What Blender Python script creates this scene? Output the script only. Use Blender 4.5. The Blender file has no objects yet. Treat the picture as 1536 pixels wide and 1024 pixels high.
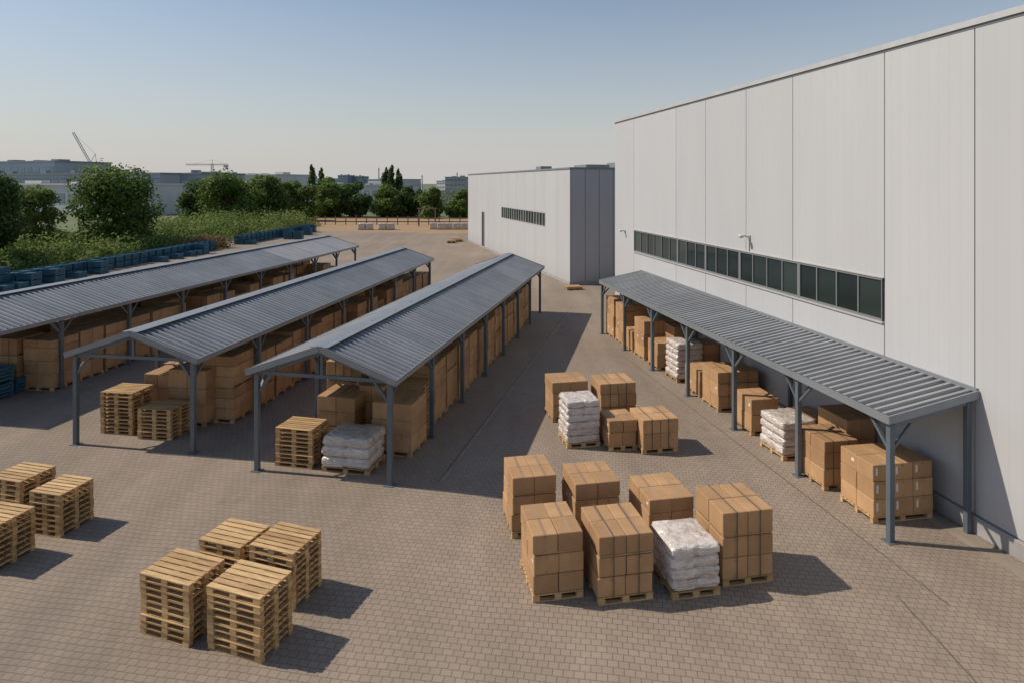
import bpy, bmesh, math, random
import numpy as np
from mathutils import Vector, Matrix, noise
R = random.Random(7)
NP = np.random.RandomState(5)
scn = bpy.context.scene
COL = scn.collection

# ------------------------------------------------------------------ materials
def new_mat(name):
    m = bpy.data.materials.new(name); m.use_nodes = True
    nt = m.node_tree; nt.nodes.clear()
    out = nt.nodes.new('ShaderNodeOutputMaterial')
    bs = nt.nodes.new('ShaderNodeBsdfPrincipled')
    nt.links.new(bs.outputs[0], out.inputs[0])
    return m, nt, bs, out
def N(nt, t, **kw):
    n = nt.nodes.new(t)
    for k, v in kw.items():
        if k.startswith('i_'): n.inputs[k[2:].replace('_', ' ')].default_value = v
        else: setattr(n, k, v)
    return n
def mixc(nt, fac, a, b, blend='MIX'):
    n = nt.nodes.new('ShaderNodeMix'); n.data_type = 'RGBA'; n.blend_type = blend
    for sock, v in ((0, fac), (6, a), (7, b)):
        if hasattr(v, 'links') or isinstance(v, bpy.types.NodeSocket): nt.links.new(v, n.inputs[sock])
        else: n.inputs[sock].default_value = v if sock == 0 else (*v, 1) if len(v) == 3 else v
    return n.outputs[2]
def maprange(nt, v, a, b, c, d):
    n = nt.nodes.new('ShaderNodeMapRange'); nt.links.new(v, n.inputs[0])
    for i, x in enumerate((a, b, c, d)): n.inputs[i+1].default_value = x
    return n.outputs[0]
def gmat(name, c1, c2=None, rough=.6, metal=0., nscale=2., namt=.2, bscale=30., bstr=.08, stretch=(1, 1, 1), spec=.4, bdist=.02):
    m, nt, bs, out = new_mat(name)
    c2 = c2 or c1
    tc = N(nt, 'ShaderNodeTexCoord'); mp = N(nt, 'ShaderNodeMapping'); mp.inputs['Scale'].default_value = stretch
    nt.links.new(tc.outputs['Object'], mp.inputs[0])
    at = N(nt, 'ShaderNodeAttribute', attribute_name='tint')
    base = mixc(nt, at.outputs['Fac'], c1, c2)
    nz = N(nt, 'ShaderNodeTexNoise', i_Scale=nscale, i_Detail=4., i_Roughness=.6)
    nt.links.new(mp.outputs[0], nz.inputs['Vector'])
    f = maprange(nt, nz.outputs['Fac'], .3, .7, 1-namt, 1+namt)
    cmb = N(nt, 'ShaderNodeCombineColor')
    for i in range(3): nt.links.new(f, cmb.inputs[i])
    colr = mixc(nt, 1., base, cmb.outputs[0], 'MULTIPLY')
    nt.links.new(colr, bs.inputs['Base Color'])
    bs.inputs['Roughness'].default_value = rough; bs.inputs['Metallic'].default_value = metal
    bs.inputs['Specular IOR Level'].default_value = spec
    if bstr > 0:
        n2 = N(nt, 'ShaderNodeTexNoise', i_Scale=bscale, i_Detail=3.)
        nt.links.new(mp.outputs[0], n2.inputs['Vector'])
        bp = N(nt, 'ShaderNodeBump', i_Strength=bstr, i_Distance=bdist)
        nt.links.new(n2.outputs['Fac'], bp.inputs['Height']); nt.links.new(bp.outputs[0], bs.inputs['Normal'])
    return m

M_wood = gmat('pallet_wood', (.60, .405, .20), (.36, .22, .098), .75, nscale=6, namt=.28, bscale=60, bstr=.15, stretch=(.3, 2, 2))
M_card = gmat('cardboard', (.50, .305, .155), (.36, .213, .106), .8, nscale=1.6, namt=.15, bscale=25, bstr=.06)
M_tape = gmat('parcel_tape', (.30, .19, .11), (.40, .27, .16), .35, namt=.05, bstr=0)
M_label = gmat('white_label', (.7, .69, .66), rough=.5, namt=.05, bstr=0)
M_strap = gmat('strap', (.10, .08, .06), rough=.5, namt=.05, bstr=0)
M_wrap = gmat('shrink_wrap', (.66, .61, .57), (.44, .36, .30), .2, nscale=5, namt=.22, bscale=6, bstr=1., stretch=(1, 1, 2.6), spec=.9, bdist=.07)
M_steel = gmat('blue_grey_steel', (.14, .17, .195), (.11, .138, .16), .5, .2, nscale=1.5, namt=.12, bscale=30, bstr=.03)
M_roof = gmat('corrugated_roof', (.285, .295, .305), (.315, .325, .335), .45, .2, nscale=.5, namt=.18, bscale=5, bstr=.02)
M_roof_shade = gmat('corrugated_roof_valley_shade', (.045, .05, .055), (.06, .065, .07), .6, .15, nscale=.7, namt=.25, bstr=0)  # near-black valleys: groove shade between the ribs painted as colour
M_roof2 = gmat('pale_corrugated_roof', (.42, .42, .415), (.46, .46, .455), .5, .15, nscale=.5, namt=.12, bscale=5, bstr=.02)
M_roof2_shade = gmat('pale_corrugated_roof_valley_shade', (.26, .262, .265), rough=.5, metal=.15, nscale=.5, namt=.12, bstr=0)  # same painted groove shade, milder, for the pale bays
M_trim = gmat('shed_trim', (.25, .27, .29), (.20, .22, .24), .4, .2, namt=.08, bstr=.02)
M_blue = gmat('blue_plastic', (.03, .10, .15), (.045, .145, .205), .5, nscale=3, namt=.25, bstr=.0)
M_dark = gmat('dark_gap', (.035, .037, .04), rough=.8, namt=.1, bstr=0)
M_joint = gmat('cladding_core', (.10, .10, .105), rough=.8, namt=.1, bstr=0)
M_frame = gmat('window_frame', (.22, .235, .24), rough=.45, metal=.2, namt=.05, bstr=0)
M_lamp = gmat('lamp_grey', (.36, .38, .385), rough=.45, metal=.2, namt=.05, bstr=0)
M_flash = gmat('metal_flashing', (.50, .50, .50), rough=.4, metal=.2, namt=.08, bstr=0)
M_conc = gmat('concrete_plinth', (.36, .355, .345), (.31, .305, .30), .85, nscale=1.2, namt=.22, bscale=25, bstr=.15)
M_bark = gmat('bark', (.10, .075, .05), rough=.9, nscale=3, namt=.3, bscale=12, bstr=.4)
M_barrier = gmat('weathered_timber', (.30, .20, .12), (.2, .14, .09), .9, nscale=3, namt=.3, bstr=0)

def wall_mat(name, c1, c2):
    m, nt, bs, out = new_mat(name)
    tc = N(nt, 'ShaderNodeTexCoord')
    at = N(nt, 'ShaderNodeAttribute', attribute_name='tint')
    base = mixc(nt, at.outputs['Fac'], c1, c2)
    mp = N(nt, 'ShaderNodeMapping'); mp.inputs['Scale'].default_value = (1.0, 1.0, .16)
    nt.links.new(tc.outputs['Object'], mp.inputs[0])
    nz = N(nt, 'ShaderNodeTexNoise', i_Scale=.8, i_Detail=5., i_Roughness=.6); nt.links.new(mp.outputs[0], nz.inputs['Vector'])
    f = maprange(nt, nz.outputs['Fac'], .3, .7, .965, 1.025)
    cmb = N(nt, 'ShaderNodeCombineColor')
    for i in range(3): nt.links.new(f, cmb.inputs[i])
    c = mixc(nt, 1., base, cmb.outputs[0], 'MULTIPLY')
    sp = N(nt, 'ShaderNodeSeparateXYZ'); nt.links.new(tc.outputs['Object'], sp.inputs[0])
    dz = maprange(nt, sp.outputs['Z'], .2, 1.6, .4, 0.)
    mt = N(nt, 'ShaderNodeMath', operation='MULTIPLY'); nt.links.new(dz, mt.inputs[0]); nt.links.new(nz.outputs['Fac'], mt.inputs[1])
    c = mixc(nt, mt.outputs[0], c, (.25, .23, .2))
    ad = N(nt, 'ShaderNodeMath', operation='ADD'); nt.links.new(sp.outputs['X'], ad.inputs[0]); nt.links.new(sp.outputs['Y'], ad.inputs[1])
    sn = N(nt, 'ShaderNodeMath', operation='MULTIPLY'); nt.links.new(ad.outputs[0], sn.inputs[0]); sn.inputs[1].default_value = 2*math.pi/.30
    s2 = N(nt, 'ShaderNodeMath', operation='SINE'); nt.links.new(sn.outputs[0], s2.inputs[0])
    s3 = maprange(nt, s2.outputs[0], .86, 1., 0., -1.)
    c = mixc(nt, maprange(nt, s3, -1., 0., .055, 0.), c, (.2, .2, .2))
    nt.links.new(c, bs.inputs['Base Color'])
    bs.inputs['Roughness'].default_value = .5; bs.inputs['Specular IOR Level'].default_value = .35
    return m
M_wall = wall_mat('white_metal_cladding', (.465, .472, .485), (.49, .497, .51))
M_wall2 = wall_mat('grey_metal_cladding', (.40, .40, .41), (.43, .43, .44))

m, nt, bs, out = new_mat('window_glass'); M_glass = m
at = N(nt, 'ShaderNodeAttribute', attribute_name='tint')
nt.links.new(mixc(nt, at.outputs['Fac'], (.018, .026, .026), (.05, .07, .066)), bs.inputs['Base Color'])
bs.inputs['Roughness'].default_value = .08; bs.inputs['Specular IOR Level'].default_value = .5

def leaf_mat(name, dark, light):
    m, nt, bs, out = new_mat(name)
    at = N(nt, 'ShaderNodeAttribute', attribute_name='tint')
    c = mixc(nt, at.outputs['Fac'], dark, light)
    nt.links.new(c, bs.inputs['Base Color']); bs.inputs['Roughness'].default_value = .65
    bs.inputs['Specular IOR Level'].default_value = .2
    tr = N(nt, 'ShaderNodeBsdfTranslucent'); nt.links.new(c, tr.inputs[0])
    mx = N(nt, 'ShaderNodeMixShader'); mx.inputs[0].default_value = .38
    nt.links.new(bs.outputs[0], mx.inputs[1]); nt.links.new(tr.outputs[0], mx.inputs[2]); nt.links.new(mx.outputs[0], out.inputs[0])
    return m
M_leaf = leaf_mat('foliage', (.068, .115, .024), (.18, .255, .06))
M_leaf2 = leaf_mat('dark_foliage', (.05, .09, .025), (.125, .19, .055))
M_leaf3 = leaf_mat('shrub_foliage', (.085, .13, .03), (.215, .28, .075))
M_dry = leaf_mat('dry_brush', (.13, .09, .04), (.27, .2, .09))
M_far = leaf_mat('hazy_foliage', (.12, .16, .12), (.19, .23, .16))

# ------------------------------------------------------------------ mesh builder
class MB:
    def __init__(s, mats): s.v = []; s.f = []; s.m = []; s.t = []; s.mats = mats; s.M = None
    def addv(s, pts):
        n = len(s.v)
        if s.M is not None: pts = [tuple(s.M @ Vector(p)) for p in pts]
        s.v.extend(pts); return n
    def face(s, idx, mat, tint): s.f.append(idx); s.m.append(mat); s.t.append(tint)
    def box(s, x0, x1, y0, y1, z0, z1, mat=0, tint=.5, ch=0.):
        if ch <= 0:
            n = s.addv([(x0,y0,z0),(x1,y0,z0),(x1,y1,z0),(x0,y1,z0),(x0,y0,z1),(x1,y0,z1),(x1,y1,z1),(x0,y1,z1)])
            for q in ((0,3,2,1),(4,5,6,7),(0,1,5,4),(1,2,6,5),(2,3,7,6),(3,0,4,7)): s.face([n+i for i in q], mat, tint)
            return
        lo = (x0, y0, z0); hi = (x1, y1, z1); idx = {}; pts = []
        for sx in (0, 1):
            for sy in (0, 1):
                for sz in (0, 1):
                    sg = (sx, sy, sz)
                    for a in range(3):
                        p = [hi[k] if sg[k] else lo[k] for k in range(3)]
                        for k in range(3):
                            if k != a: p[k] += -ch if sg[k] else ch
                        idx[(sg, a)] = len(pts); pts.append(tuple(p))
        n = s.addv(pts)
        def I(sg, a): return n + idx[(tuple(sg), a)]
        for a in range(3):
            b, c = (a+1) % 3, (a+2) % 3
            for sa in (0, 1):
                q = []
                for sb, sc in ((0, 0), (1, 0), (1, 1), (0, 1)):
                    g = [0]*3; g[a] = sa; g[b] = sb; g[c] = sc; q.append(I(g, a))
                s.face(q, mat, tint)
            for sa in (0, 1):
                for sb in (0, 1):
                    g0 = [0]*3; g0[a] = sa; g0[b] = sb; g0[c] = 0; g1 = list(g0); g1[c] = 1
                    s.face([I(g0, a), I(g1, a), I(g1, b), I(g0, b)], mat, tint)
        for sx in (0, 1):
            for sy in (0, 1):
                for sz in (0, 1): s.face([I((sx, sy, sz), a) for a in range(3)], mat, tint)
    def bag(s, cx, cy, cz, a, b, c, mat, tint, amp=.02, e=.42, nu=22, nv=11):
        seed = R.uniform(0, 99); rings = []
        pw = lambda v, k: math.copysign(abs(v)**k, v)
        for j in range(nv+1):
            ph = -math.pi/2+math.pi*j/nv; cp, sp_ = math.cos(ph), math.sin(ph); ring = []
            for i in range(nu):
                th = 2*math.pi*i/nu
                x = pw(cp, .4)*pw(math.cos(th), e); y = pw(cp, .4)*pw(math.sin(th), e); z = pw(sp_, .55)
                nn = noise.noise(Vector((x*2+seed, y*2, z*2)))*amp+noise.noise(Vector((x*6+seed, y*6, z*5)))*amp*.7
                ring.append((cx+x*(a+nn), cy+y*(b+nn), cz+z*(c+nn*.5)))
            rings.append(s.addv(ring))
        for j in range(nv):
            for i in range(nu):
                k = (i+1) % nu; s.face([rings[j]+i, rings[j]+k, rings[j+1]+k, rings[j+1]+i], mat, min(1, max(0, tint+R.uniform(-.12, .12))))
    def beam(s, p, q, w, h, mat=0, tint=.5):
        p = Vector(p); q = Vector(q); d = (q-p); L = d.length; d.normalize()
        up = Vector((0, 0, 1)) if abs(d.z) < .98 else Vector((0, 1, 0))
        x = d.cross(up).normalized(); z = x.cross(d).normalized(); pts = []
        for e in (p, q):
            for a, b in ((-1, -1), (1, -1), (1, 1), (-1, 1)): pts.append(tuple(e + x*a*w/2 + z*b*h/2))
        n = s.addv(pts)
        for f in ((0,1,2,3),(7,6,5,4),(0,4,5,1),(1,5,6,2),(2,6,7,3),(3,7,4,0)): s.face([n+i for i in f], mat, tint)
    def mesh(s, name, smooth=None, fix=True):
        me = bpy.data.meshes.new(name); me.from_pydata(s.v, [], s.f)
        for mm in s.mats: me.materials.append(mm)
        if fix:
            bm = bmesh.new(); bm.from_mesh(me); bmesh.ops.recalc_face_normals(bm, faces=bm.faces); bm.to_mesh(me); bm.free()
        me.polygons.foreach_set('material_index', s.m)
        if smooth is not None: me.polygons.foreach_set('use_smooth', [k == smooth for k in s.m])
        a = me.attributes.new('tint', 'FLOAT', 'FACE'); a.data.foreach_set('value', s.t)
        me.update(); return me
    def obj(s, name, loc=(0, 0, 0), rot=0., parent=None, **kw):
        return place(s.mesh(name, **kw), name, loc, rot, parent)
def place(me, name, loc=(0, 0, 0), rot=0., parent=None):
    o = bpy.data.objects.new(name, me); o.location = loc; o.rotation_euler = (0, 0, rot); COL.objects.link(o)
    if parent: o.parent = parent
    return o
def empty(name, loc, rot=0.):
    e = bpy.data.objects.new(name, None); e.location = loc; e.rotation_euler = (0, 0, rot); e.empty_display_size = .5; COL.objects.link(e); return e

A_B = math.atan2(.1842, .9829)
A_S = -math.atan(.215)

# ------------------------------------------------------------------ goods
def add_pallet(mb, w, d, z, mat=0, jit=0.012, base=True):
    jx = R.uniform(-jit, jit); jy = R.uniform(-jit, jit); a = R.uniform(-jit, jit)*1.0
    old = mb.M
    mb.M = Matrix.Translation((jx, jy, 0)) @ Matrix.Rotation(a, 4, 'Z')
    pt = R.uniform(-.25, .25)
    t = lambda: min(1, max(0, R.uniform(.1, .8)+pt))
    bw = .1
    for yy in (0, d/2-bw/2, d-bw): mb.box(0, w, yy, yy+bw, z, z+.02, mat, t())
    for yy in (0, d/2-bw/2, d-bw):
        for xx in (0, w/2-.07, w-.14): mb.box(xx+.002, xx+.138, yy+.002, yy+bw-.002, z+.02, z+.10, mat, t())
    for xx in (0, w/2-.06, w-.12): mb.box(xx, xx+.12, .001, d-.001, z+.10, z+.12, mat, t())
    n = max(5, int(d/.125)); g = .032; bwid = (d-(n-1)*g)/n
    for i in range(n):
        y0 = i*(bwid+g); mb.box(R.uniform(-.006, .004), w+R.uniform(-.004, .006), y0, y0+bwid, z+.12, z+.142, mat, t())
    mb.M = old
def pallet_stack_mesh(w, d, n):
    mb = MB([M_wood]); 
    for i in range(n): add_pallet(mb, w, d, i*.1425, jit=.014)
    mb.v = [(x, y, z*.84) for x, y, z in mb.v]
    return mb
def carton_mesh(w, d, layers, nx, ny, slot=None, straps=False, label=False):
    mb = MB([M_wood, M_card, M_tape, M_label, M_strap]); add_pallet(mb, w, d, 0, jit=.003)
    z = .144; st = R.uniform(-.15, .2)
    for k, lh in enumerate(layers):
        cx = w/nx; cy = d/ny; ox = R.uniform(-.014, .014); oy = R.uniform(-.014, .014)
        if slot is not None and k == slot:
            mb.box(.03, w-.03, .03, d-.03, z, z+.012, 4, .5)
            for yy in (.0, d/2-.05, d-.1): mb.box(.02, w-.02, yy+.01, yy+.09, z+.013, z+.04, 0, .8)
            z += .042
        for i in range(nx):
            for j in range(ny):
                dz = R.uniform(-.008, .0); t = min(1, max(0, R.uniform(.0, 1.)*.8+.1+st))
                jx = R.uniform(-.007, .007); jy = R.uniform(-.007, .007)
                x0 = i*cx+ox+jx+.004; x1 = (i+1)*cx+ox+jx-.004; y0 = j*cy+oy+jy+.004; y1 = (j+1)*cy+oy+jy-.004
                mb.box(x0, x1, y0, y1, z, z+lh+dz-.004, 1, t, ch=.011)
                xm = (x0+x1)/2
                if k == len(layers)-1: mb.box(xm-.028, xm+.028, y0+.012, y1-.012, z+lh+dz-.0045, z+lh+dz-.002, 2, R.random())
                if j == 0: mb.box(xm-.026, xm+.026, y0-.0022, y0+.002, z+lh*.78, z+lh+dz-.016, 2, R.random())
                if j == 0: mb.box(xm-.026, xm+.026, y0-.0022, y0+.002, z+.013, z+lh*.2, 2, R.random())
                if label and j == 0: mb.box(x0+.07, x0+.12, y0-.003, y0+.001, z+lh*.35, z+lh*.8, 3, .5)
                if R.random() < .15 and i == 0: mb.box(x0-.003, x0+.001, y0+.08, y0+.17, z+lh*.5, z+lh*.68, 3, .5)
        z += lh
    if straps:
        for fx in (.27, .73):
            x = w*fx
            mb.box(x-.009, x+.009, -.026, -.023, .13, z+.003, 4); mb.box(x-.009, x+.009, -.026, d+.026, z+.004, z+.007, 4)
    return mb
def wrapped_mesh(w, d, h, layers):
    mb = MB([M_wood, M_wrap]); add_pallet(mb, w, d, 0, jit=.003)
    lh = (h-.144)/layers
    for k in range(layers):
        ox = R.uniform(-.018, .018); oy = R.uniform(-.018, .018); t = R.uniform(.1, .4)
        mb.bag(w/2+ox, d/2+oy, .144+lh*(k+.5), w/2*1.01, d/2*1.01, lh*.57, 1, t+.2, .022, e=.22, nu=56, nv=10)
        nx, ny = (2, 2) if k % 2 else (2, 3)
        for i in range(nx):
            for j in range(ny):
                mb.bag((i+.5)*w/nx+ox+R.uniform(-.01, .01), (j+.5)*d/ny+oy+R.uniform(-.01, .01), .144+lh*(k+.5)+R.uniform(-.005, .008),
                       w/nx/2*1.03, d/ny/2*1.03, lh*.54, 1, max(0, t+R.uniform(-.2, .25)), .02, e=.28)
    return mb
def goods(kind, x, y, rot, *a, **k):
    if kind == 'P': return pallet_stack_mesh(*a).obj('pallet_stack', (x, y, .006), rot)
    if kind == 'C': return carton_mesh(*a, **k).obj('pallet_of_cardboard_boxes', (x, y, .006), rot)
    if kind == 'W': return wrapped_mesh(*a).obj('shrink_wrapped_pallet', (x, y, .006), rot, smooth=1)

goods('C', .40, 12.08, A_B, 1.0, 1.2, [.37, .37, .36], 2, 2, 2)
goods('C', 1.64, 12.0, A_B, 1.1, 1.2, [.37, .37, .36], 2, 2, 2, straps=True)
goods('W', 3.08, 12.15, A_B, 1.0, 1.05, 1.0, 4)
goods('C', 4.18, 12.55, A_B, 1.1, 1.15, [.42, .40, .46], 2, 2, 2, straps=True)
goods('C', .0, 14.26, A_B, 1.02, 1.15, [.40, .40, .38], 2, 2, 2)
goods('C', 1.40, 14.1, A_B, 1.05, 1.1, [.40, .38, .34], 2, 2, 2)
goods('C', 2.98, 13.75, A_B, 1.05, 1.2, [.34, .34, .3], 2, 2)
goods('C', 1.36, 21.2, A_B, 1.25, 1.1, [.42, .42, .35], 2, 2)
goods('W', 1.66, 19.1, A_B, 1.05, 1.0, 1.4, 6)
goods('C', 2.93, 21.0, A_B, 1.25, 1.1, [.40, .40, .36], 2, 2, 1, straps=True)
goods('C', 2.9, 18.9, A_B, .88, .95, [.40, .36], 2, 2)
goods('C', 3.85, 18.7, A_B, 1.12, 1.1, [.45, .42], 2, 2, straps=True)
AF = math.radians(-19)
goods('P', -6.62, 11.27, AF, 1.12, .82, 9)
goods('P', -5.25, 10.9, AF, 1.12, .82, 9)
goods('P', -6.2, 12.55, AF, 1.0, .85, 8)
goods('P', -5.05, 12.15, AF, 1.0, .88, 9)
AE = math.radians(-14)
goods('P', -11.05, 14.5, AE, .86, .88, 8)
goods('P', -12.6, 15.2, AE, 1.0, .9, 8)
goods('P', -11.6, 13.2, AE, 1.0, .9, 8)

# ------------------------------------------------------------------ open storage sheds
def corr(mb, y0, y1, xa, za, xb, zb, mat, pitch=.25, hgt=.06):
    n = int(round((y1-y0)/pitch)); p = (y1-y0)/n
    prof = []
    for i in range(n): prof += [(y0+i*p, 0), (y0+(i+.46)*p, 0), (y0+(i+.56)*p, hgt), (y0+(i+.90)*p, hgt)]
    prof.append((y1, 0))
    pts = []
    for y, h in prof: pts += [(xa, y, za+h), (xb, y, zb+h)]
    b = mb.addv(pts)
    for i in range(len(prof)-1): mb.face([b+2*i, b+2*i+1, b+2*i+3, b+2*i+2], mat+(3 if i % 4 == 0 else 0), (i//4 % 3)/2)  # valley faces take the darker material, shade stripes painted in
def shed(loc, ang, L, hw, he, hr, bays, pale_from=None):
    e = empty('open_storage_shed', (loc[0], loc[1], 0), ang)
    ph = hw-.22; sl = (hr-he)/hw
    mb = MB([M_roof, M_roof2, M_trim, M_roof_shade, M_roof2_shade])
    seg = L/bays
    for b in range(bays):
        mt = 1 if (pale_from is not None and b >= pale_from) else 0
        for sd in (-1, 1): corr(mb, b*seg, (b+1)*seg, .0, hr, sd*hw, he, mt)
        for sd in (-1, 1):
            if b: mb.beam((0, b*seg, hr+.062), (sd*hw, b*seg, he+.062), .09, .012, 2, .4)
    for sd in (-1, 1):
        mb.beam((sd*.13, -.02, hr+.085-sl*.13), (sd*.13, L+.02, hr+.085-sl*.13), .26, .02, 2, .2)
        mb.beam((sd*(hw+.015), -.03, he-.01), (sd*(hw+.015), L+.03, he-.01), .03, .15, 2, .3)
        for yy in (-.03, L+.03): mb.beam((sd*.005, yy, hr+.005), (sd*(hw+.03), yy, he-.01), .04, .17, 2, .2)
    mb.obj('roof', parent=e)
    mb = MB([M_steel])
    ys = [.14+(L-.28)*i/bays for i in range(bays+1)]
    hp = he+sl*(hw-ph)-.1
    for y in ys:
        for sd in (-1, 1):
            x = sd*ph
            mb.box(x-.065, x+.065, y-.065, y+.065, .0, hp, 0, R.random(), ch=.008)
            mb.box(x-.13, x+.13, y-.13, y+.13, .0, .022, 0, .3)
            mb.beam((x, y, hp-.62), (x-sd*.58, y, hp+.14), .07, .07)
            for dy in (-1, 1):
                if .2 < y+dy*.6 < L-.2: mb.beam((x, y, hp-.62), (x, y+dy*.58, hp-.03), .06, .06)
            mb.beam((x, y, hp-.02), (0, y, hr-.12), .09, .14)
        if y in (ys[0], ys[-1]) or int(y*10) % 2: mb.beam((-ph, y, hp-.0), (ph, y, hp-.0), .06, .10, 0, .3)
        mb.beam((0, y, hp), (0, y, hr-.12), .07, .07)
    for sd in (-1, 1):
        mb.beam((sd*ph, .05, hp+.03), (sd*ph, L-.05, hp+.03), .085, .15)
        for f in (.15, .45, .72): mb.beam((sd*hw*f, .02, hr-sl*hw*f-.045), (sd*hw*f, L-.02, hr-sl*hw*f-.045), .05, .07)
    mb.obj('frame', parent=e)
    return e
S3 = ((-5.2, 17.1), -math.atan(.222), 23.2, 2.2, 2.78, 3.54)
S2 = ((-11.45, 19.0), -math.atan(.158), 25.0, 2.2, 2.78, 3.5)
S1 = ((-20.7, 21.6), -math.atan(.172), 31.5, 2.75, 2.78, 3.6)
shed(*S3, 7); shed(*S2, 7); shed(*S1, 9, pale_from=6)
def loc_pt(S, x, y):
    (ox, oy), a = S[0], S[1]
    return ox+x*math.cos(a)-y*math.sin(a), oy+x*math.sin(a)+y*math.cos(a)

variants = []
specs = [(1.25, 1.2, [.45, .45, .45, .40], 2, 2, 2), (1.3, 1.25, [.5, .5, .5, .3], 2, 2, None), (1.2, 1.2, [.38]*5, 3, 2, 2),
         (1.3, 1.15, [.6, .6, .6], 1, 2, 1), (1.25, 1.2, [.42, .42, .42], 2, 2, None), (1.3, 1.2, [.6, .6, .6], 2, 1, 2), (1.2, 1.2, [.4, .4], 2, 2, None),
         (1.3, 1.25, [.34]*6, 2, 3, 3), (1.25, 1.2, [.28]*5, 3, 2, 3), (1.2, 1.2, [.5, .3, .5, .45], 2, 2, 2)]
for sp in specs: variants.append(carton_mesh(*sp, straps=R.random() < .5).mesh('pallet_of_cardboard_boxes'))
pst = [pallet_stack_mesh(1.2, 1.0, n).mesh('pallet_stack') for n in (10, 13)]
wst = wrapped_mesh(1.2, 1.1, 1.1, 4).mesh('shrink_wrapped_pallet', smooth=1)
def put(S, me, x, y, dr=0.):
    px, py = loc_pt(S, x, y)
    return place(me, me.name.split('.')[0], (px, py, .006), S[1]+dr+R.uniform(-.02, .02))
def fill(S, y0, y1, cols, tall, skip=.03):
    for x in cols:
        y = y0+R.uniform(0, .1)
        while y < y1-1.3:
            if R.random() > skip:
                r = R.random()
                me = R.choice([variants[i] for i in tall]) if r < .93 else R.choice(pst)
                put(S, me, x+R.uniform(-.05, .05), y)
            y += R.uniform(1.27, 1.38)
a3 = S3[1]
goods('P', -6.72, 17.98, a3, 1.15, .9, 9)
goods('W', -5.3, 17.62, a3, 1.42, 1.1, .98, 3)
goods('C', -4.15, 18.75, a3, 1.25, 1.25, [.45, .45, .5], 2, 2)
goods('C', -6.0, 19.5, a3, 1.25, 1.2, [.42, .42, .46], 2, 2, 1)
goods('C', -4.85, 20.0, a3, .85, 1.2, [.5, .5, .5], 2, 1)
fill(S3, 3.05, 23, [.46], [0, 1, 2, 5, 3, 7, 9]); fill(S3, 4.0, 23, [-.88], [0, 1, 4, 5]); fill(S3, 4.0, 23, [-2.0], [0, 1, 2, 4, 5])
a2 = S2[1]
goods('P', -13.2, 20.3, a2, 1.15, .95, 11)
goods('P', -11.75, 19.85, a2, 1.15, .95, 8)
goods('C', -12.6, 21.7, a2, 1.0, 1.1, [.45, .45, .45], 2, 1)
goods('C', -11.4, 21.0, a2, 1.35, 1.25, [.55, .55, .6], 2, 2)
fill(S2, 2.3, 25, [.55], [0, 1, 5, 3, 2, 7, 9]); fill(S2, 4.0, 25, [-.8], [0, 1, 4, 5]); fill(S2, 4.0, 25, [-2.0], [0, 1, 2, 4, 5])
fill(S1, 3.2, 31, [1.15], [0, 4, 1, 8, 3, 9], .06); fill(S1, 3.0, 31, [-.2], [0, 4, 1, 5], .08); fill(S1, 3.0, 31, [-2.3], [0, 1, 2, 4, 5], .08)

# ------------------------------------------------------------------ blue crates
def crate_stack(n):
    mb = MB([M_blue]); z = 0
    for k in range(n):
        jx = R.uniform(-.02, .02)
        for x in (0, 1.1):
            for y in (0, .9): mb.box(x+jx, x+.1+jx, y, y+.1, z, z+.56, 0, R.random())
        for i in range(4):
            zz = z+.06+i*.13; t = R.random()
            mb.box(.1+jx, 1.1+jx, .012, .04, zz, zz+.09, 0, t); mb.box(.1+jx, 1.1+jx, .96, .988, zz, zz+.09, 0, t)
            mb.box(.012+jx, .04+jx, .1, .9, zz, zz+.09, 0, t); mb.box(1.16+jx, 1.188+jx, .1, .9, zz, zz+.09, 0, t)
        mb.box(.04+jx, 1.16+jx, .04, .96, z+.05, z+.075, 0, .1)
        mb.box(.06+jx, 1.14+jx, .06, .94, z+.35, z+.48, 0, .0); z += .585
    return mb
crates = [crate_stack(n).mesh('blue_crate_stack') for n in (2, 2, 1, 3)]
def crate(x, y, k, r=0): place(crates[k], 'blue_crate_stack', (x, y, .006), r+R.uniform(-.05, .05))
y = 42.
while y < 106:
    xb = -39.6+(y-42)*.085
    if not (75 < y < 82):
        crate(xb, y, R.choice([0, 1, 0, 3 if y < 60 else 1]))
        if R.random() < .3: crate(xb+1.35, y+R.uniform(-.1, .1), R.choice([0, 2]))
    y += R.uniform(1.12, 1.35)
for (x, y) in ((-32.5, 90), (-31.1, 90.1), (-32, 97)): crate(x, y, 0)
for (x, y, k) in ((-20.1, 24.3, 2), (-20.2, 23.2, 0), (-21.5, 24.2, 0), (-21.5, 23.0, 0)): crate(x, y, k, S1[1])

# ------------------------------------------------------------------ big warehouse
def clad(mb, mat, js, z0, z1, x0=0., x1=.08, win=None, axis='y', gap=.012):
    for a, b in zip(js[:-1], js[1:]):
        t = R.uniform(0, 1)
        spans = [(z0, z1)]
        if win and a < win[1]-.3 and b > win[0]+.3: spans = [(z0, win[2]), (win[3], z1)]
        for za, zb in spans:
            if axis == 'y': mb.box(x0, x1, a+gap, b-gap, za, zb, mat, t, ch=.006)
            else: mb.box(a+gap, b-gap, x0, x1, za, zb, mat, t, ch=.006)
B = empty('white_warehouse', (10.636, 14.56, 0), A_B)
H1 = 11.62; s_end = 24.04
js = [-34.4, -30.5, -26.6, -22.7, -18.8, -14.9, -11.0, -7.4, -3.9, 0, 2.72, 6.75, 9.6, 12.78, 15.65, 20.98, s_end]
mb = MB([M_joint, M_wall]); mb.box(.05, 45, -34.3, s_end-.06, 0, H1-.05, 0)
clad(mb, 1, js, .42, H1, win=(2.78, 20.93, 4.22, 5.40))
jx = [.09+2.98*i for i in range(16)]
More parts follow.
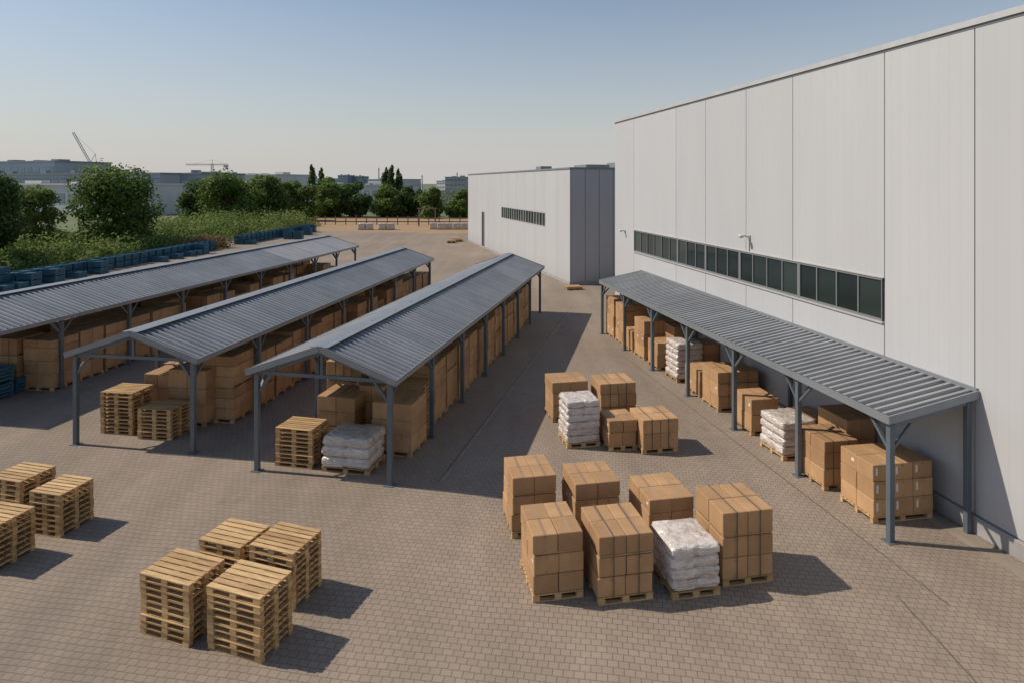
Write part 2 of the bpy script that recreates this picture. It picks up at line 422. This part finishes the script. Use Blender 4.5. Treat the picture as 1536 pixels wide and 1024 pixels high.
clad(mb, 1, jx, .42, H1, s_end-.07, s_end, axis='x')
mb.obj('walls', parent=B)
mb = MB([M_flash, M_frame, M_dark]); 
mb.box(-.06, .35, -34.4, s_end+.05, H1+.003, H1+.15, 0); mb.box(.35, 45, s_end-.3, s_end+.05, H1+.003, H1+.15, 0)
mb.box(-.015, -.001, -34.4, s_end, H1-.06, H1-.004, 1, .2)
mb.box(-.05, .02, 2.75, 20.96, 4.17, 4.222, 0)
mb.box(-.035, .02, 2.75, 20.96, 5.398, 5.43, 0)
mb.obj('parapet_and_flashings', parent=B)
mb = MB([M_conc]); 
y = -34.
while y < s_end-.1:
    y2 = min(y+4.0, s_end-.02); mb.box(-.07, .049, y+.006, y2-.006, 0, .40, 0, R.random(), ch=.012); y = y2
mb.obj('plinth', parent=B)
mb = MB([M_conc]); mb.box(.4, 44.8, -34.2, s_end-.35, H1-.04, H1+.02); mb.obj('flat_roof', parent=B)
mb = MB([M_frame, M_glass, M_dark]); w0, w1 = 2.8, 20.9; n = 20
mb.box(-.012, .04, w0, w1, 4.225, 4.285, 0, .5); mb.box(-.012, .04, w0, w1, 5.335, 5.395, 0, .5)
for i in range(n+1):
    yy = w0+(w1-w0)*i/n; hw_ = .07 if i in (4, 8, 11, 14) else .022
    mb.box(-.014, .038, max(w0, yy-hw_), min(w1, yy+hw_), 4.287, 5.333, 0, .5)
for i in range(n):
    a = w0+(w1-w0)*i/n; b = w0+(w1-w0)*(i+1)/n
    mb.box(.028, .047, a+.02, b-.02, 4.28, 5.34, 1, R.random()**1.5)
mb.obj('window_band', parent=B)
def wall_lamp(s, z, arm):
    e = empty('wall_lamp', (10.636-s*.1842, 14.56+s*.9829, z), A_B)
    mb = MB([M_lamp, M_dark, M_label]); mb.box(-.04, 0, -.07, .07, -.1, .1, 0, ch=.01)
    mb.beam((-.03, 0, .02), (-arm, 0, .1), .04, .04)
    mb.box(-arm-.12, -arm+.06, -.07, .07, .03, .12, 2, ch=.02); mb.box(-arm-.10, -arm+.03, -.06, .06, .012, .03, 1)
    if arm > .3: mb.beam((-.02, 0, -.1), (-.02, 0, -.5), .03, .03)
    mb.obj('lamp_body', parent=e)
wall_lamp(9.35, 5.95, .32); wall_lamp(22.3, 5.2, .24)

C = empty('wall_canopy', (10.636, 14.56, 0), A_B)
cy0, cy1, ow = -.1, 19.9, 2.34; zi, zo = 3.2, 2.80
mb = MB([M_roof, M_trim, M_trim, M_roof_shade]); nb = 6; seg = (cy1-cy0)/nb
for b in range(nb):
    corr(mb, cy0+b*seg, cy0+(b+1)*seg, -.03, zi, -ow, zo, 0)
mb.box(-ow-.03, -ow, cy0-.03, cy1+.03, zo-.13, zo+.05, 1, .3)
mb.box(-.06, -.004, cy0, cy1, zi+.04, zi+.13, 1, .3)
for yy in (cy0-.025, cy1+.025): mb.beam((-.01, yy, zi-.0), (-ow-.03, yy, zo-.03), .04, .18, 1, .2)
mb.obj('roof', parent=C)
mb = MB([M_steel])
nbp = 6; sl = (zi-zo)/ow
for i in range(nbp+1):
    yy = cy0+.05+(cy1-cy0-.1)*i/nbp+(.05 if i == 0 else 0); x = -ow+.12; hp = zo-.16
    mb.box(x-.065, x+.065, yy-.065, yy+.065, 0, hp, 0, R.random(), ch=.008); mb.box(x-.13, x+.13, yy-.13, yy+.13, 0, .02)
    mb.box(-.26, -.14, yy-.06, yy+.06, 0, zi-.2, 0, R.random(), ch=.008)
    mb.beam((x, yy, hp-.02), (-.1, yy, zi-.16), .08, .14)
    mb.beam((x, yy, hp-.62), (x+.6, yy, hp+.05), .06, .06)
    for dy in (-1, 1):
        if cy0 < yy+dy*.6 < cy1: mb.beam((x, yy, hp-.62), (x, yy+dy*.6, hp), .06, .06)
mb.beam((-ow+.12, cy0+.03, zo-.07), (-ow+.12, cy1-.03, zo-.07), .085, .14)
for f in (.25, .5, .75): mb.beam((-ow*f, cy0+.02, zi-sl*ow*f-.045), (-ow*f, cy1-.02, zi-sl*ow*f-.045), .05, .07)
mb.obj('frame', parent=C)
def under(s, off, kind, *a, **k):
    x = 10.636-.1842*s-off*.9829; y = 14.56+.9829*s-off*.1842
    return goods(kind, x, y, A_B+R.uniform(-.03, .03), *a, **k)
under(.72, 2.05, 'C', 1.6, 1.15, [.42, .42, .40], 3, 2, label=True)
under(2.35, 2.12, 'C', .98, 1.15, [.42, .42, .3], 1, 2, straps=True)
under(2.9, 1.0, 'C', .9, 1.2, [.42, .45, .55], 2, 2)
under(4.15, 2.1, 'W', 1.1, 1.15, 1.1, 4)
under(4.6, .95, 'C', .85, 1.1, [.4, .4], 2, 2)
under(6.0, 1.98, 'C', .95, 1.1, [.5, .5], 1, 2)
under(8.1, 1.98, 'C', 1.55, 1.2, [.42, .42, .40], 2, 2, straps=True)
under(9.6, 1.9, 'C', 1.5, 1.2, [.42, .42], 2, 2)
under(11.4, 1.95, 'W', 1.15, 1.15, 1.55, 6)
under(11.5, .75, 'C', .7, 1.1, [.45, .45, .4], 1, 2)
under(13.1, 2.0, 'C', 1.0, 1.1, [.5, .5], 1, 2)
under(13.6, 1.05, 'C', .9, 1.1, [.5, .5, .55], 2, 2)
under(14.7, 2.0, 'C', 1.5, 1.15, [.5, .5, .6], 2, 2)
under(16.1, 2.0, 'C', .95, 1.1, [.42, .4], 2, 2)
under(17.4, 2.0, 'C', 1.2, 1.1, [.5, .5, .5, .3], 2, 2)
under(18.7, 2.0, 'C', 1.5, 1.15, [.5, .5, .6, .3], 2, 2)

# ------------------------------------------------------------------ second warehouse
ang2 = math.atan2(10.6, 37.7)
B2 = empty('grey_warehouse', (4.55, 49.7, 0), ang2)
L2 = 39.2; H2 = 9.1
mb = MB([M_joint, M_wall, M_wall2]); mb.box(.05, 30, .06, L2-.05, 0, H2-.05, 0)
clad(mb, 1, [L2*i/13 for i in range(14)], .2, H2, win=(6.03, 21.1, 4.15, 5.42))
clad(mb, 2, [.085+1.2*i for i in range(25)], .2, H2, 0., .07, axis='x', gap=.02)
clad(mb, 2, [.085+3*i for i in range(10)], .2, H2, L2-.07, L2, axis='x')
mb.obj('walls', parent=B2)
mb = MB([M_flash, M_frame, M_glass, M_dark, M_conc])
mb.box(-.06, .3, -.06, L2+.05, H2+.003, H2+.14, 1, .5); mb.box(.3, 30, -.06, .3, H2+.003, H2+.14, 1, .5)
mb.box(.35, 29.9, .35, L2-.1, H2-.04, H2+.01, 4)
mb.box(-.012, .04, 6.05, 21.1, 4.153, 4.22, 0); mb.box(-.012, .04, 6.05, 21.1, 5.35, 5.418, 0)
for i in range(19):
    yy = 6.05+15.05*i/18; mb.box(-.014, .038, max(6.05, yy-.05), min(21.1, yy+.05), 4.222, 5.348, 0)
for i in range(18):
    mb.box(.02, .045, 6.05+15.05*i/18, 6.05+15.05*(i+1)/18, 4.2, 5.36, 2, R.random()**2)
mb.box(-.02, -.002, 29.4, 30.6, 0.02, 4.4, 3); mb.box(-.05, -.003, 29.25, 29.39, 0, 4.5, 0); mb.box(-.05, -.003, 30.61, 30.75, 0, 4.5, 0)
for (xx, yy, w_, h_) in ((3, 4, 2.2, .5), (4, 9, 3, .35), (2.2, 14, 1.2, .6), (7, 6, 2, .8)):
    mb.box(xx, xx+w_, yy, yy+w_*1.3, H2+.012, H2+h_, 1, .3, ch=.04)
mb.box(-.03, .049, 0, L2, 0, .19, 4); mb.box(.05, 30, -.03, .059, 0, .19, 4)
mb.obj('trim_windows_and_roof', parent=B2)

# ------------------------------------------------------------------ ground
def sheet(name, pts, z, mat):
    me = bpy.data.meshes.new(name); me.from_pydata([(p[0], p[1], z) for p in pts], [], [list(range(len(pts)))])
    me.materials.append(mat); return place(me, name)
m, nt, bs, out = new_mat('field_ground')
geo = N(nt, 'ShaderNodeNewGeometry')
n1 = N(nt, 'ShaderNodeTexNoise', i_Scale=.02, i_Detail=6.); nt.links.new(geo.outputs['Position'], n1.inputs['Vector'])
n2 = N(nt, 'ShaderNodeTexNoise', i_Scale=.6, i_Detail=6.); nt.links.new(geo.outputs['Position'], n2.inputs['Vector'])
c = mixc(nt, maprange(nt, n1.outputs['Fac'], .45, .7, 0, 1), (.12, .15, .06), (.23, .19, .11))
c = mixc(nt, maprange(nt, n2.outputs['Fac'], .35, .7, 0, .6), c, (.08, .11, .04))
nt.links.new(c, bs.inputs['Base Color']); bs.inputs['Roughness'].default_value = .95
sheet('ground', [(-4000, -600), (4000, -600), (4000, 6000), (-4000, 6000)], 0, m)
m, nt, bs, out = new_mat('bare_soil')
geo = N(nt, 'ShaderNodeNewGeometry')
n2 = N(nt, 'ShaderNodeTexNoise', i_Scale=.35, i_Detail=7.); nt.links.new(geo.outputs['Position'], n2.inputs['Vector'])
nt.links.new(mixc(nt, n2.outputs['Fac'], (.40, .26, .14), (.28, .19, .11)), bs.inputs['Base Color']); bs.inputs['Roughness'].default_value = .95
sheet('soil', [(-45, 100), (-6, 98), (6, 135), (-20, 150), (-70, 150), (-50, 118)], .004, m)

m, nt, bs, out = new_mat('block_paving')
geo = N(nt, 'ShaderNodeNewGeometry'); P = geo.outputs['Position']
mp = N(nt, 'ShaderNodeMapping'); mp.inputs['Rotation'].default_value = (0, 0, math.radians(9)); nt.links.new(P, mp.inputs[0])
wn = N(nt, 'ShaderNodeTexNoise', i_Scale=.5, i_Detail=1.); nt.links.new(P, wn.inputs['Vector'])
vm = N(nt, 'ShaderNodeVectorMath', operation='SCALE'); nt.links.new(wn.outputs['Color'], vm.inputs[0]); vm.inputs['Scale'].default_value = .14
va = N(nt, 'ShaderNodeVectorMath', operation='ADD'); nt.links.new(mp.outputs[0], va.inputs[0]); nt.links.new(vm.outputs[0], va.inputs[1])
br = N(nt, 'ShaderNodeTexBrick'); nt.links.new(va.outputs[0], br.inputs['Vector'])
br.offset = .5; br.squash = 1
for k, v in (('Scale', 1.), ('Mortar Size', .011), ('Mortar Smooth', .8), ('Bias', 0.), ('Brick Width', .18), ('Row Height', .15)): br.inputs[k].default_value = v
br.inputs['Color1'].default_value = (.282, .228, .178, 1); br.inputs['Color2'].default_value = (.312, .255, .202, 1); br.inputs['Mortar'].default_value = (.17, .137, .107, 1)
n1 = N(nt, 'ShaderNodeTexNoise', i_Scale=.13, i_Detail=9., i_Roughness=.66); nt.links.new(P, n1.inputs['Vector'])
ms = N(nt, 'ShaderNodeMapping'); ms.inputs['Rotation'].default_value = (0, 0, math.radians(12)); ms.inputs['Scale'].default_value = (1.1, .07, 1); nt.links.new(P, ms.inputs[0])
n3 = N(nt, 'ShaderNodeTexNoise', i_Scale=.8, i_Detail=5.); nt.links.new(ms.outputs[0], n3.inputs['Vector'])
def grey(v):
    cc = N(nt, 'ShaderNodeCombineColor')
    for i in range(3): nt.links.new(v, cc.inputs[i])
    return cc.outputs[0]
c = mixc(nt, 1., br.outputs['Color'], grey(maprange(nt, n1.outputs['Fac'], .3, .7, .82, 1.12)), 'MULTIPLY')
c = mixc(nt, 1., c, grey(maprange(nt, n3.outputs['Fac'], .35, .65, .90, 1.05)), 'MULTIPLY')
n4 = N(nt, 'ShaderNodeTexNoise', i_Scale=.9, i_Detail=3.); nt.links.new(P, n4.inputs['Vector'])
c = mixc(nt, maprange(nt, n4.outputs['Fac'], .64, .78, 0., .4), c, (.11, .095, .08))
nt.links.new(c, bs.inputs['Base Color']); bs.inputs['Roughness'].default_value = .85; bs.inputs['Specular IOR Level'].default_value = .25
inv = maprange(nt, br.outputs['Fac'], 0, 1, 1, 0)
bp = N(nt, 'ShaderNodeBump', i_Strength=.5, i_Distance=.01); nt.links.new(inv, bp.inputs['Height']); nt.links.new(bp.outputs[0], bs.inputs['Normal'])
M_pave = m
sheet('paved_yard', [(-36.5, -30), (60, -30), (60, 100), (-8, 100), (-30, 106), (-38, 106), (-41, 42)], .005, M_pave)
M_line = gmat('joint_filler', (.12, .10, .08), rough=.9, namt=.2, bstr=0)
def strip(x0, y0, x1, y1, w):
    d = Vector((x1-x0, y1-y0)).normalized(); nx, ny = -d.y*w/2, d.x*w/2
    return [(x0-nx, y0-ny), (x0+nx, y0+ny), (x1+nx, y1+ny), (x1-nx, y1-ny)]
M_gut = gmat('gutter_stone', (.28, .235, .19), (.25, .21, .17), .8, nscale=1, namt=.2, bscale=10, bstr=.1)
sheet('expansion_joint', strip(5.2, 29.2, 8.3, 12.0, .03), .0095, M_line)
sheet('expansion_joint', strip(7.47, 12.3, 7.4, 6.0, .03), .0095, M_line)
sheet('drain_channel', strip(-1.9, 17.0, 4.2, 42.0, .10), .009, M_gut)
sheet('expansion_joint', strip(-1.97, 17.0, 4.13, 42.0, .025), .0135, M_line)
sheet('concrete_apron', strip(14.87, -10.0, 6.1, 36.4, .45), .009, M_gut)

# ------------------------------------------------------------------ foliage
def leaf_cloud(lobes, per, size, flat=.0):
    Vs, Ts = [], []
    for (cx, cy, cz, rx, ry, rz, t) in lobes:
        n = per
        d = NP.normal(size=(n, 3)); d /= np.linalg.norm(d, axis=1)[:, None]
        r = NP.uniform(.45, 1.05, n)**.6; r *= 1+.18*np.sin(d[:, 0]*5+cx)*np.cos(d[:, 1]*6+cy*2+d[:, 2]*4)
        c = d*r[:, None]*np.array([rx, ry, rz])+np.array([cx, cy, cz])
        nrm = d*.9+NP.normal(size=(n, 3))*.6+np.array([0, 0, .35]); nrm /= np.linalg.norm(nrm, axis=1)[:, None]
        a = NP.normal(size=(n, 3)); u = np.cross(nrm, a); u /= np.linalg.norm(u, axis=1)[:, None]; v = np.cross(nrm, u)
        s = size*NP.uniform(.55, 1.25, n)[:, None]
        q = np.stack([c-u*s, c-v*s*.5, c+u*s, c+v*s*.5], axis=1)
        q[:, :, 2] = np.maximum(q[:, :, 2], .02)
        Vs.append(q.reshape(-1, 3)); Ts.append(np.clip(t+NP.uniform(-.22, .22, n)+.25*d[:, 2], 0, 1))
    return np.concatenate(Vs), np.concatenate(Ts)
def leaf_obj(name, lobes, per, size, mat, parent=None, loc=(0, 0, 0)):
    V, T = leaf_cloud(lobes, per, size); n = len(T)
    me = bpy.data.meshes.new(name); me.vertices.add(n*4); me.vertices.foreach_set('co', V.astype(np.float32).ravel())
    me.loops.add(n*4); me.loops.foreach_set('vertex_index', np.arange(n*4, dtype=np.int32))
    me.polygons.add(n); me.polygons.foreach_set('loop_start', np.arange(0, n*4, 4, dtype=np.int32)); me.polygons.foreach_set('loop_total', np.full(n, 4, dtype=np.int32))
    me.materials.append(mat); me.update(); me.validate()
    a = me.attributes.new('tint', 'FLOAT', 'FACE'); a.data.foreach_set('value', T.astype(np.float32))
    return place(me, name, loc, 0, parent)
def limb(mb, p, q, r0, r1, n=7):
    p = Vector(p); q = Vector(q); d = (q-p).normalized(); x = d.orthogonal().normalized(); y = d.cross(x); pts = []
    for e, r in ((p, r0), (q, r1)):
        for i in range(n):
            a = 2*math.pi*i/n; pts.append(tuple(e+x*math.cos(a)*r+y*math.sin(a)*r))
    b = mb.addv(pts)
    for i in range(n): j = (i+1) % n; mb.face([b+i, b+j, b+n+j, b+n+i], 0, .5)
def tree(x, y, h, w, kind='tree', mat=None, size=.27, per=420, nl=20, low=.12):
    mat = mat or M_leaf
    e = empty(kind, (x, y, 0)); mb = MB([M_bark]); lobes = []
    top = Vector((R.uniform(-.3, .3), R.uniform(-.3, .3), h*.55)); mid = Vector((top.x*.3, top.y*.5, h*.28)); r = h*.028
    limb(mb, (0, 0, -.05), mid, r*1.3, r*.95); limb(mb, mid, top, r*.95, r*.6)
    for i in range(nl):
        if kind == 'poplar_tree':
            f = (i+.5)/nl; rr = w/2*(math.sin(math.pi*(f*.85+.12))**.7)*.75; a = R.uniform(0, 6.28)
            c = (math.cos(a)*w*.12, math.sin(a)*w*.12, h*(.12+.84*f)); lr = (rr, rr, h/nl*1.4)
        else:
            f = R.uniform(0, 1); zz = low+(.86-low)*f; prof = math.sin(math.pi*(.18+.68*f))**.7
            a = i*2.4+R.uniform(-.5, .5); rad = w/2*prof*R.uniform(.3, .74)
            c = (math.cos(a)*rad, math.sin(a)*rad, h*zz); s = w*R.uniform(.14, .24); lr = (s, s, s*R.uniform(.7, .95))
        lobes.append((*c, *lr, R.uniform(.1, .8)))
        if i % 2 == 0:
            st = mid.lerp(top, R.random()); limb(mb, st, Vector(c), r*.45, r*.12, 5)
    mb.obj('trunk_and_limbs', parent=e, fix=False)
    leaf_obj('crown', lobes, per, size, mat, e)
    return e
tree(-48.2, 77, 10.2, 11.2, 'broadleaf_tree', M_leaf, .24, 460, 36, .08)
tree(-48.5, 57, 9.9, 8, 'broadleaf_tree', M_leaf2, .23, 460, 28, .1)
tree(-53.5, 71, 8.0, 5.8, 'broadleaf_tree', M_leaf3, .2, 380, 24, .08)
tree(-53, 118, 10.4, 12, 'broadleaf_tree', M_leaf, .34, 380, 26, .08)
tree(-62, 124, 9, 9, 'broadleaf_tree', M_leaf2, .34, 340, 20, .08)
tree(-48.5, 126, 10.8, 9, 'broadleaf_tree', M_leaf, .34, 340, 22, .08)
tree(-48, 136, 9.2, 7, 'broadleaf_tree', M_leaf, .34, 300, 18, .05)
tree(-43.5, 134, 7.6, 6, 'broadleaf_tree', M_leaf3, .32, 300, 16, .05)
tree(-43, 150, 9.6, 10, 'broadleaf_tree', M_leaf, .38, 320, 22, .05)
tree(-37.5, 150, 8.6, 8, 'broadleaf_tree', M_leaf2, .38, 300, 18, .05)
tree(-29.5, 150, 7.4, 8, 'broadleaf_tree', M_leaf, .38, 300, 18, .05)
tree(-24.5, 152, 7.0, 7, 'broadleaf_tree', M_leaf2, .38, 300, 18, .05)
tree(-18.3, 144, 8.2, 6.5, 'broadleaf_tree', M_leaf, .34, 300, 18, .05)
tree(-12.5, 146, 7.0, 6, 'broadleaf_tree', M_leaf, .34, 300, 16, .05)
tree(-9.5, 155, 7.0, 7, 'broadleaf_tree', M_leaf2, .36, 300, 16, .05)
for (x, y, h, w) in ((-63, 200, 13.5, 3.2), (-61, 203, 12.5, 3.2), (-41, 205, 12.8, 3.4), (-38.8, 204, 13.5, 3.6), (-36.7, 206, 12.4, 3.4)):
    tree(x, y, h, w, 'poplar_tree', M_leaf2, .4, 150, 14)
lob = []
for i in range(340):
    y = R.uniform(50, 122); xb = -41.8+(y-42)*.085; x = xb-R.random()**.8*16-.6
    s = R.uniform(.7, 1.5)*(1+.3*(xb-x > 3)+.25*(y > 85)); lob.append((x, y, s*.55, s*1.2, s*1.2, s*R.uniform(.8, 1.3), R.uniform(.1, .95)))
leaf_obj('shrub_thicket', lob, 180, .2, M_leaf3)
lob = [(-37.5+R.uniform(-1.8, 2.6), 78+R.uniform(-3.5, 3.5), .5, 1.0, 1.0, R.uniform(.8, 1.4), R.random()) for i in range(16)]
leaf_obj('dry_brush_pile', lob, 260, .16, M_dry)
lob = []
for i in range(520):
    y = R.uniform(170, 420); x = R.uniform(-.95, .1)*y*.9
    s = R.uniform(1.6, 3.0); lob.append((x, y, s*.7, s*1.9, s*1.5, s, R.uniform(.1, .8)))
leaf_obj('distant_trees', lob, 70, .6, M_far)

mb = MB([M_barrier]); 
for i in range(20): mb.box(i*2.0, i*2+.16, 0, .16, 0, 1.7, 0)
mb.box(0, 38.1, .161, .21, 1.2, 1.4); mb.box(0, 38.1, .161, .21, .5, .7)
mb.obj('timber_fence', (-46, 122, 0), -.03)
for i in range(4): place(wst, 'shrink_wrapped_pallet', (-26.3+i*1.35+(.8 if i > 1 else 0), 108+R.uniform(-.3, .3), .01), R.uniform(-.1, .1))
for i in range(5): place(wst, 'shrink_wrapped_pallet', (-14.2+i*1.35, 109+R.uniform(-.3, .3), .01), R.uniform(-.1, .1))
for i, (x, y) in enumerate(((-8.6, 84), (-7.9, 86), (-8.3, 88), (4.1, 47.2))): goods('P', x, y, .2, 1.2, 1., 3 if i < 3 else 2)
mb = MB([M_barrier])
for xx in (0, 3.0): mb.box(xx, xx+.2, 0, .2, 0, 3.2)
mb.box(-.2, 3.4, .0, .2, 3.2, 3.4); mb.obj('timber_gate_frame', (-17.3, 117, 0), 0)

# ------------------------------------------------------------------ distant buildings
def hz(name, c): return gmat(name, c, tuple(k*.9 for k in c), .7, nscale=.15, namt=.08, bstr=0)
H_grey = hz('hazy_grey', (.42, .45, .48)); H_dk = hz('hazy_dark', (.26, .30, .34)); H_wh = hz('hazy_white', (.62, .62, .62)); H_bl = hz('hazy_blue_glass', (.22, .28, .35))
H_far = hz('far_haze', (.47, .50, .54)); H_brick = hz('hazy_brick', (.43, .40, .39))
def dist_building(name, x, y, w, d, h, wall, rows=2, roofm=None, rot=0, units=3):
    e = empty(name, (x, y, 0), rot); mb = MB([wall]); mb.box(0, w, 0, d, 0, h); mb.obj('walls', parent=e)
    mb = MB([roofm or H_dk]); mb.box(-.3, w+.3, -.3, d+.3, h+.01, h+.5)
    for i in range(units):
        a = (i+R.uniform(.1, .5))*w/units; b = R.uniform(.1, .45)*w/units; mb.box(a, a+b, d*.3, d*.5, h+.51, h+R.uniform(.9, 1.6))
    mb.obj('roof', parent=e)
    mb = MB([H_bl, wall]); fh = h/(rows+.2)
    for r in range(rows):
        z = fh*(r+.45); n = max(3, int(w/3.2))
        for i in range(n): mb.box((i+.12)*w/n, (i+.88)*w/n, -.08, -.002, z, z+fh*.42, 0, R.random())
    mb.obj('windows', parent=e)
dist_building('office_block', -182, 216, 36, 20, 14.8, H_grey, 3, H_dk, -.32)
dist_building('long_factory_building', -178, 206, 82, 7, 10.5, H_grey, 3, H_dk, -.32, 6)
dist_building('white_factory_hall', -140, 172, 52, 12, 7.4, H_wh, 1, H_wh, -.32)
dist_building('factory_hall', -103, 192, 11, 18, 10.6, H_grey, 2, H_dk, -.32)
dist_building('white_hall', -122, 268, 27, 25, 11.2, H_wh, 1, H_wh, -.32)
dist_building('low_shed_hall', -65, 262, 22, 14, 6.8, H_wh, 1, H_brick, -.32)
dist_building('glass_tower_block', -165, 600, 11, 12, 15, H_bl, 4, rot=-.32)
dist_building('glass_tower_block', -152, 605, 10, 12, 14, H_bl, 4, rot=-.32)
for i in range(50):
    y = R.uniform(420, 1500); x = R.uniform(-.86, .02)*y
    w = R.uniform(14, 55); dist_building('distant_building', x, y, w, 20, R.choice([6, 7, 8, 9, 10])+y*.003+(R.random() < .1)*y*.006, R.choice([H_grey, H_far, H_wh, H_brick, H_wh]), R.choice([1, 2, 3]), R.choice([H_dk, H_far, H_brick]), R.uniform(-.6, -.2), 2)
for (x, y, h) in ((-122, 580, 22), (-52, 600, 18), (-88, 620, 16), (-150, 420, 14), (-210, 420, 15)):
    mb = MB([H_far]); limb(mb, (0, 0, 0), (0, 0, h), .8, .5, 10); mb.box(-.7, .7, -.7, .7, h-2, h-1.6); mb.obj('factory_chimney', (x, y, 0))
def lattice(mb, p, q, w, n, t=.22):
    p = Vector(p); q = Vector(q); d = (q-p).normalized(); x = d.orthogonal().normalized()*w/2; y = d.cross(x).normalized()*w/2
    cs = [x+y, x-y, -x-y, -x+y]
    for c in cs: mb.beam(p+c, q+c, t, t)
    for i in range(n):
        a = p.lerp(q, i/n); b = p.lerp(q, (i+1)/n)
        for k in range(4): mb.beam(a+cs[k], b+cs[(k+1) % 4], t*.7, t*.7)
M_crane = gmat('crane_paint', (.50, .52, .54), rough=.6, namt=.05, bstr=0)
e = empty('luffing_crane', (-333, 500, 0)); mb = MB([M_crane])
lattice(mb, (0, 0, 0), (0, 0, 24), 1.8, 12, .22); lattice(mb, (0, 0, 24), (-13.5, 0, 48), 1.3, 14, .2)
mb.beam((0, 0, 24), (4, 0, 31), .3, .3); mb.beam((4, 0, 31), (-13.5, 0, 48), .12, .12); mb.beam((4, 0, 31), (5, 0, 24), .25, .25); mb.box(0, 6, -1.2, 1.2, 22.6, 24.6)
mb.obj('crane_structure', parent=e, fix=False)
e = empty('tower_crane', (-284, 600, 0)); mb = MB([M_crane])
lattice(mb, (0, 0, 0), (0, 0, 26), 1.6, 12, .25); lattice(mb, (-25, 0, 25.5), (15, 0, 25.5), 1.0, 20, .18); mb.beam((0, 0, 26), (0, 0, 30), .35, .35)
mb.beam((0, 0, 30), (-18, 0, 26), .12, .12); mb.beam((0, 0, 30), (13, 0, 26), .12, .12); mb.box(11, 15, -.8, .8, 22.8, 25)
mb.obj('crane_structure', parent=e, fix=False)

# ------------------------------------------------------------------ light, sky, camera
el = math.radians(44); az = Vector((-.985, .172))
sdir = Vector((az.x*math.cos(el), az.y*math.cos(el), math.sin(el)))
L = bpy.data.lights.new('sun', 'SUN'); L.energy = 4.1; L.angle = math.radians(.53); L.color = (1, .885, .74)
lo = bpy.data.objects.new('sun', L); lo.rotation_euler = (-sdir).to_track_quat('-Z', 'Y').to_euler(); lo.location = (-40, 10, 50); COL.objects.link(lo)
w = bpy.data.worlds.new('World'); scn.world = w; w.use_nodes = True; nt = w.node_tree; nt.nodes.clear()
sky = nt.nodes.new('ShaderNodeTexSky'); sky.sky_type = 'NISHITA'; sky.sun_disc = False
sky.sun_elevation = el; sky.sun_rotation = math.atan2(az.x, az.y); sky.air_density = 1.15; sky.dust_density = .6; sky.ozone_density = 1.6; sky.altitude = 100
tc = N(nt, 'ShaderNodeTexCoord'); sp = N(nt, 'ShaderNodeSeparateXYZ'); nt.links.new(tc.outputs['Generated'], sp.inputs[0])
hf = maprange(nt, sp.outputs['Z'], 0., .42, 1., 0.)
pw = N(nt, 'ShaderNodeMath', operation='POWER'); nt.links.new(hf, pw.inputs[0]); pw.inputs[1].default_value = 1.6
ml = N(nt, 'ShaderNodeMath', operation='MULTIPLY'); nt.links.new(pw.outputs[0], ml.inputs[0]); ml.inputs[1].default_value = .95
hazed = mixc(nt, ml.outputs[0], sky.outputs[0], (5.5, 5.35, 5.35))
bg = nt.nodes.new('ShaderNodeBackground'); bg.inputs[1].default_value = .10
wo = nt.nodes.new('ShaderNodeOutputWorld'); nt.links.new(hazed, bg.inputs[0]); nt.links.new(bg.outputs[0], wo.inputs[0])
cam = bpy.data.cameras.new('camera'); cam.sensor_width = 36; cam.lens = 36*950/1536; cam.shift_y = -237/1536; cam.clip_end = 9000
co = bpy.data.objects.new('camera', cam); co.location = (0, 0, 8); co.rotation_euler = (math.radians(90), 0, 0); COL.objects.link(co); scn.camera = co
scn.view_settings.view_transform = 'Standard'; scn.view_settings.look = 'None'; scn.view_settings.exposure = 0
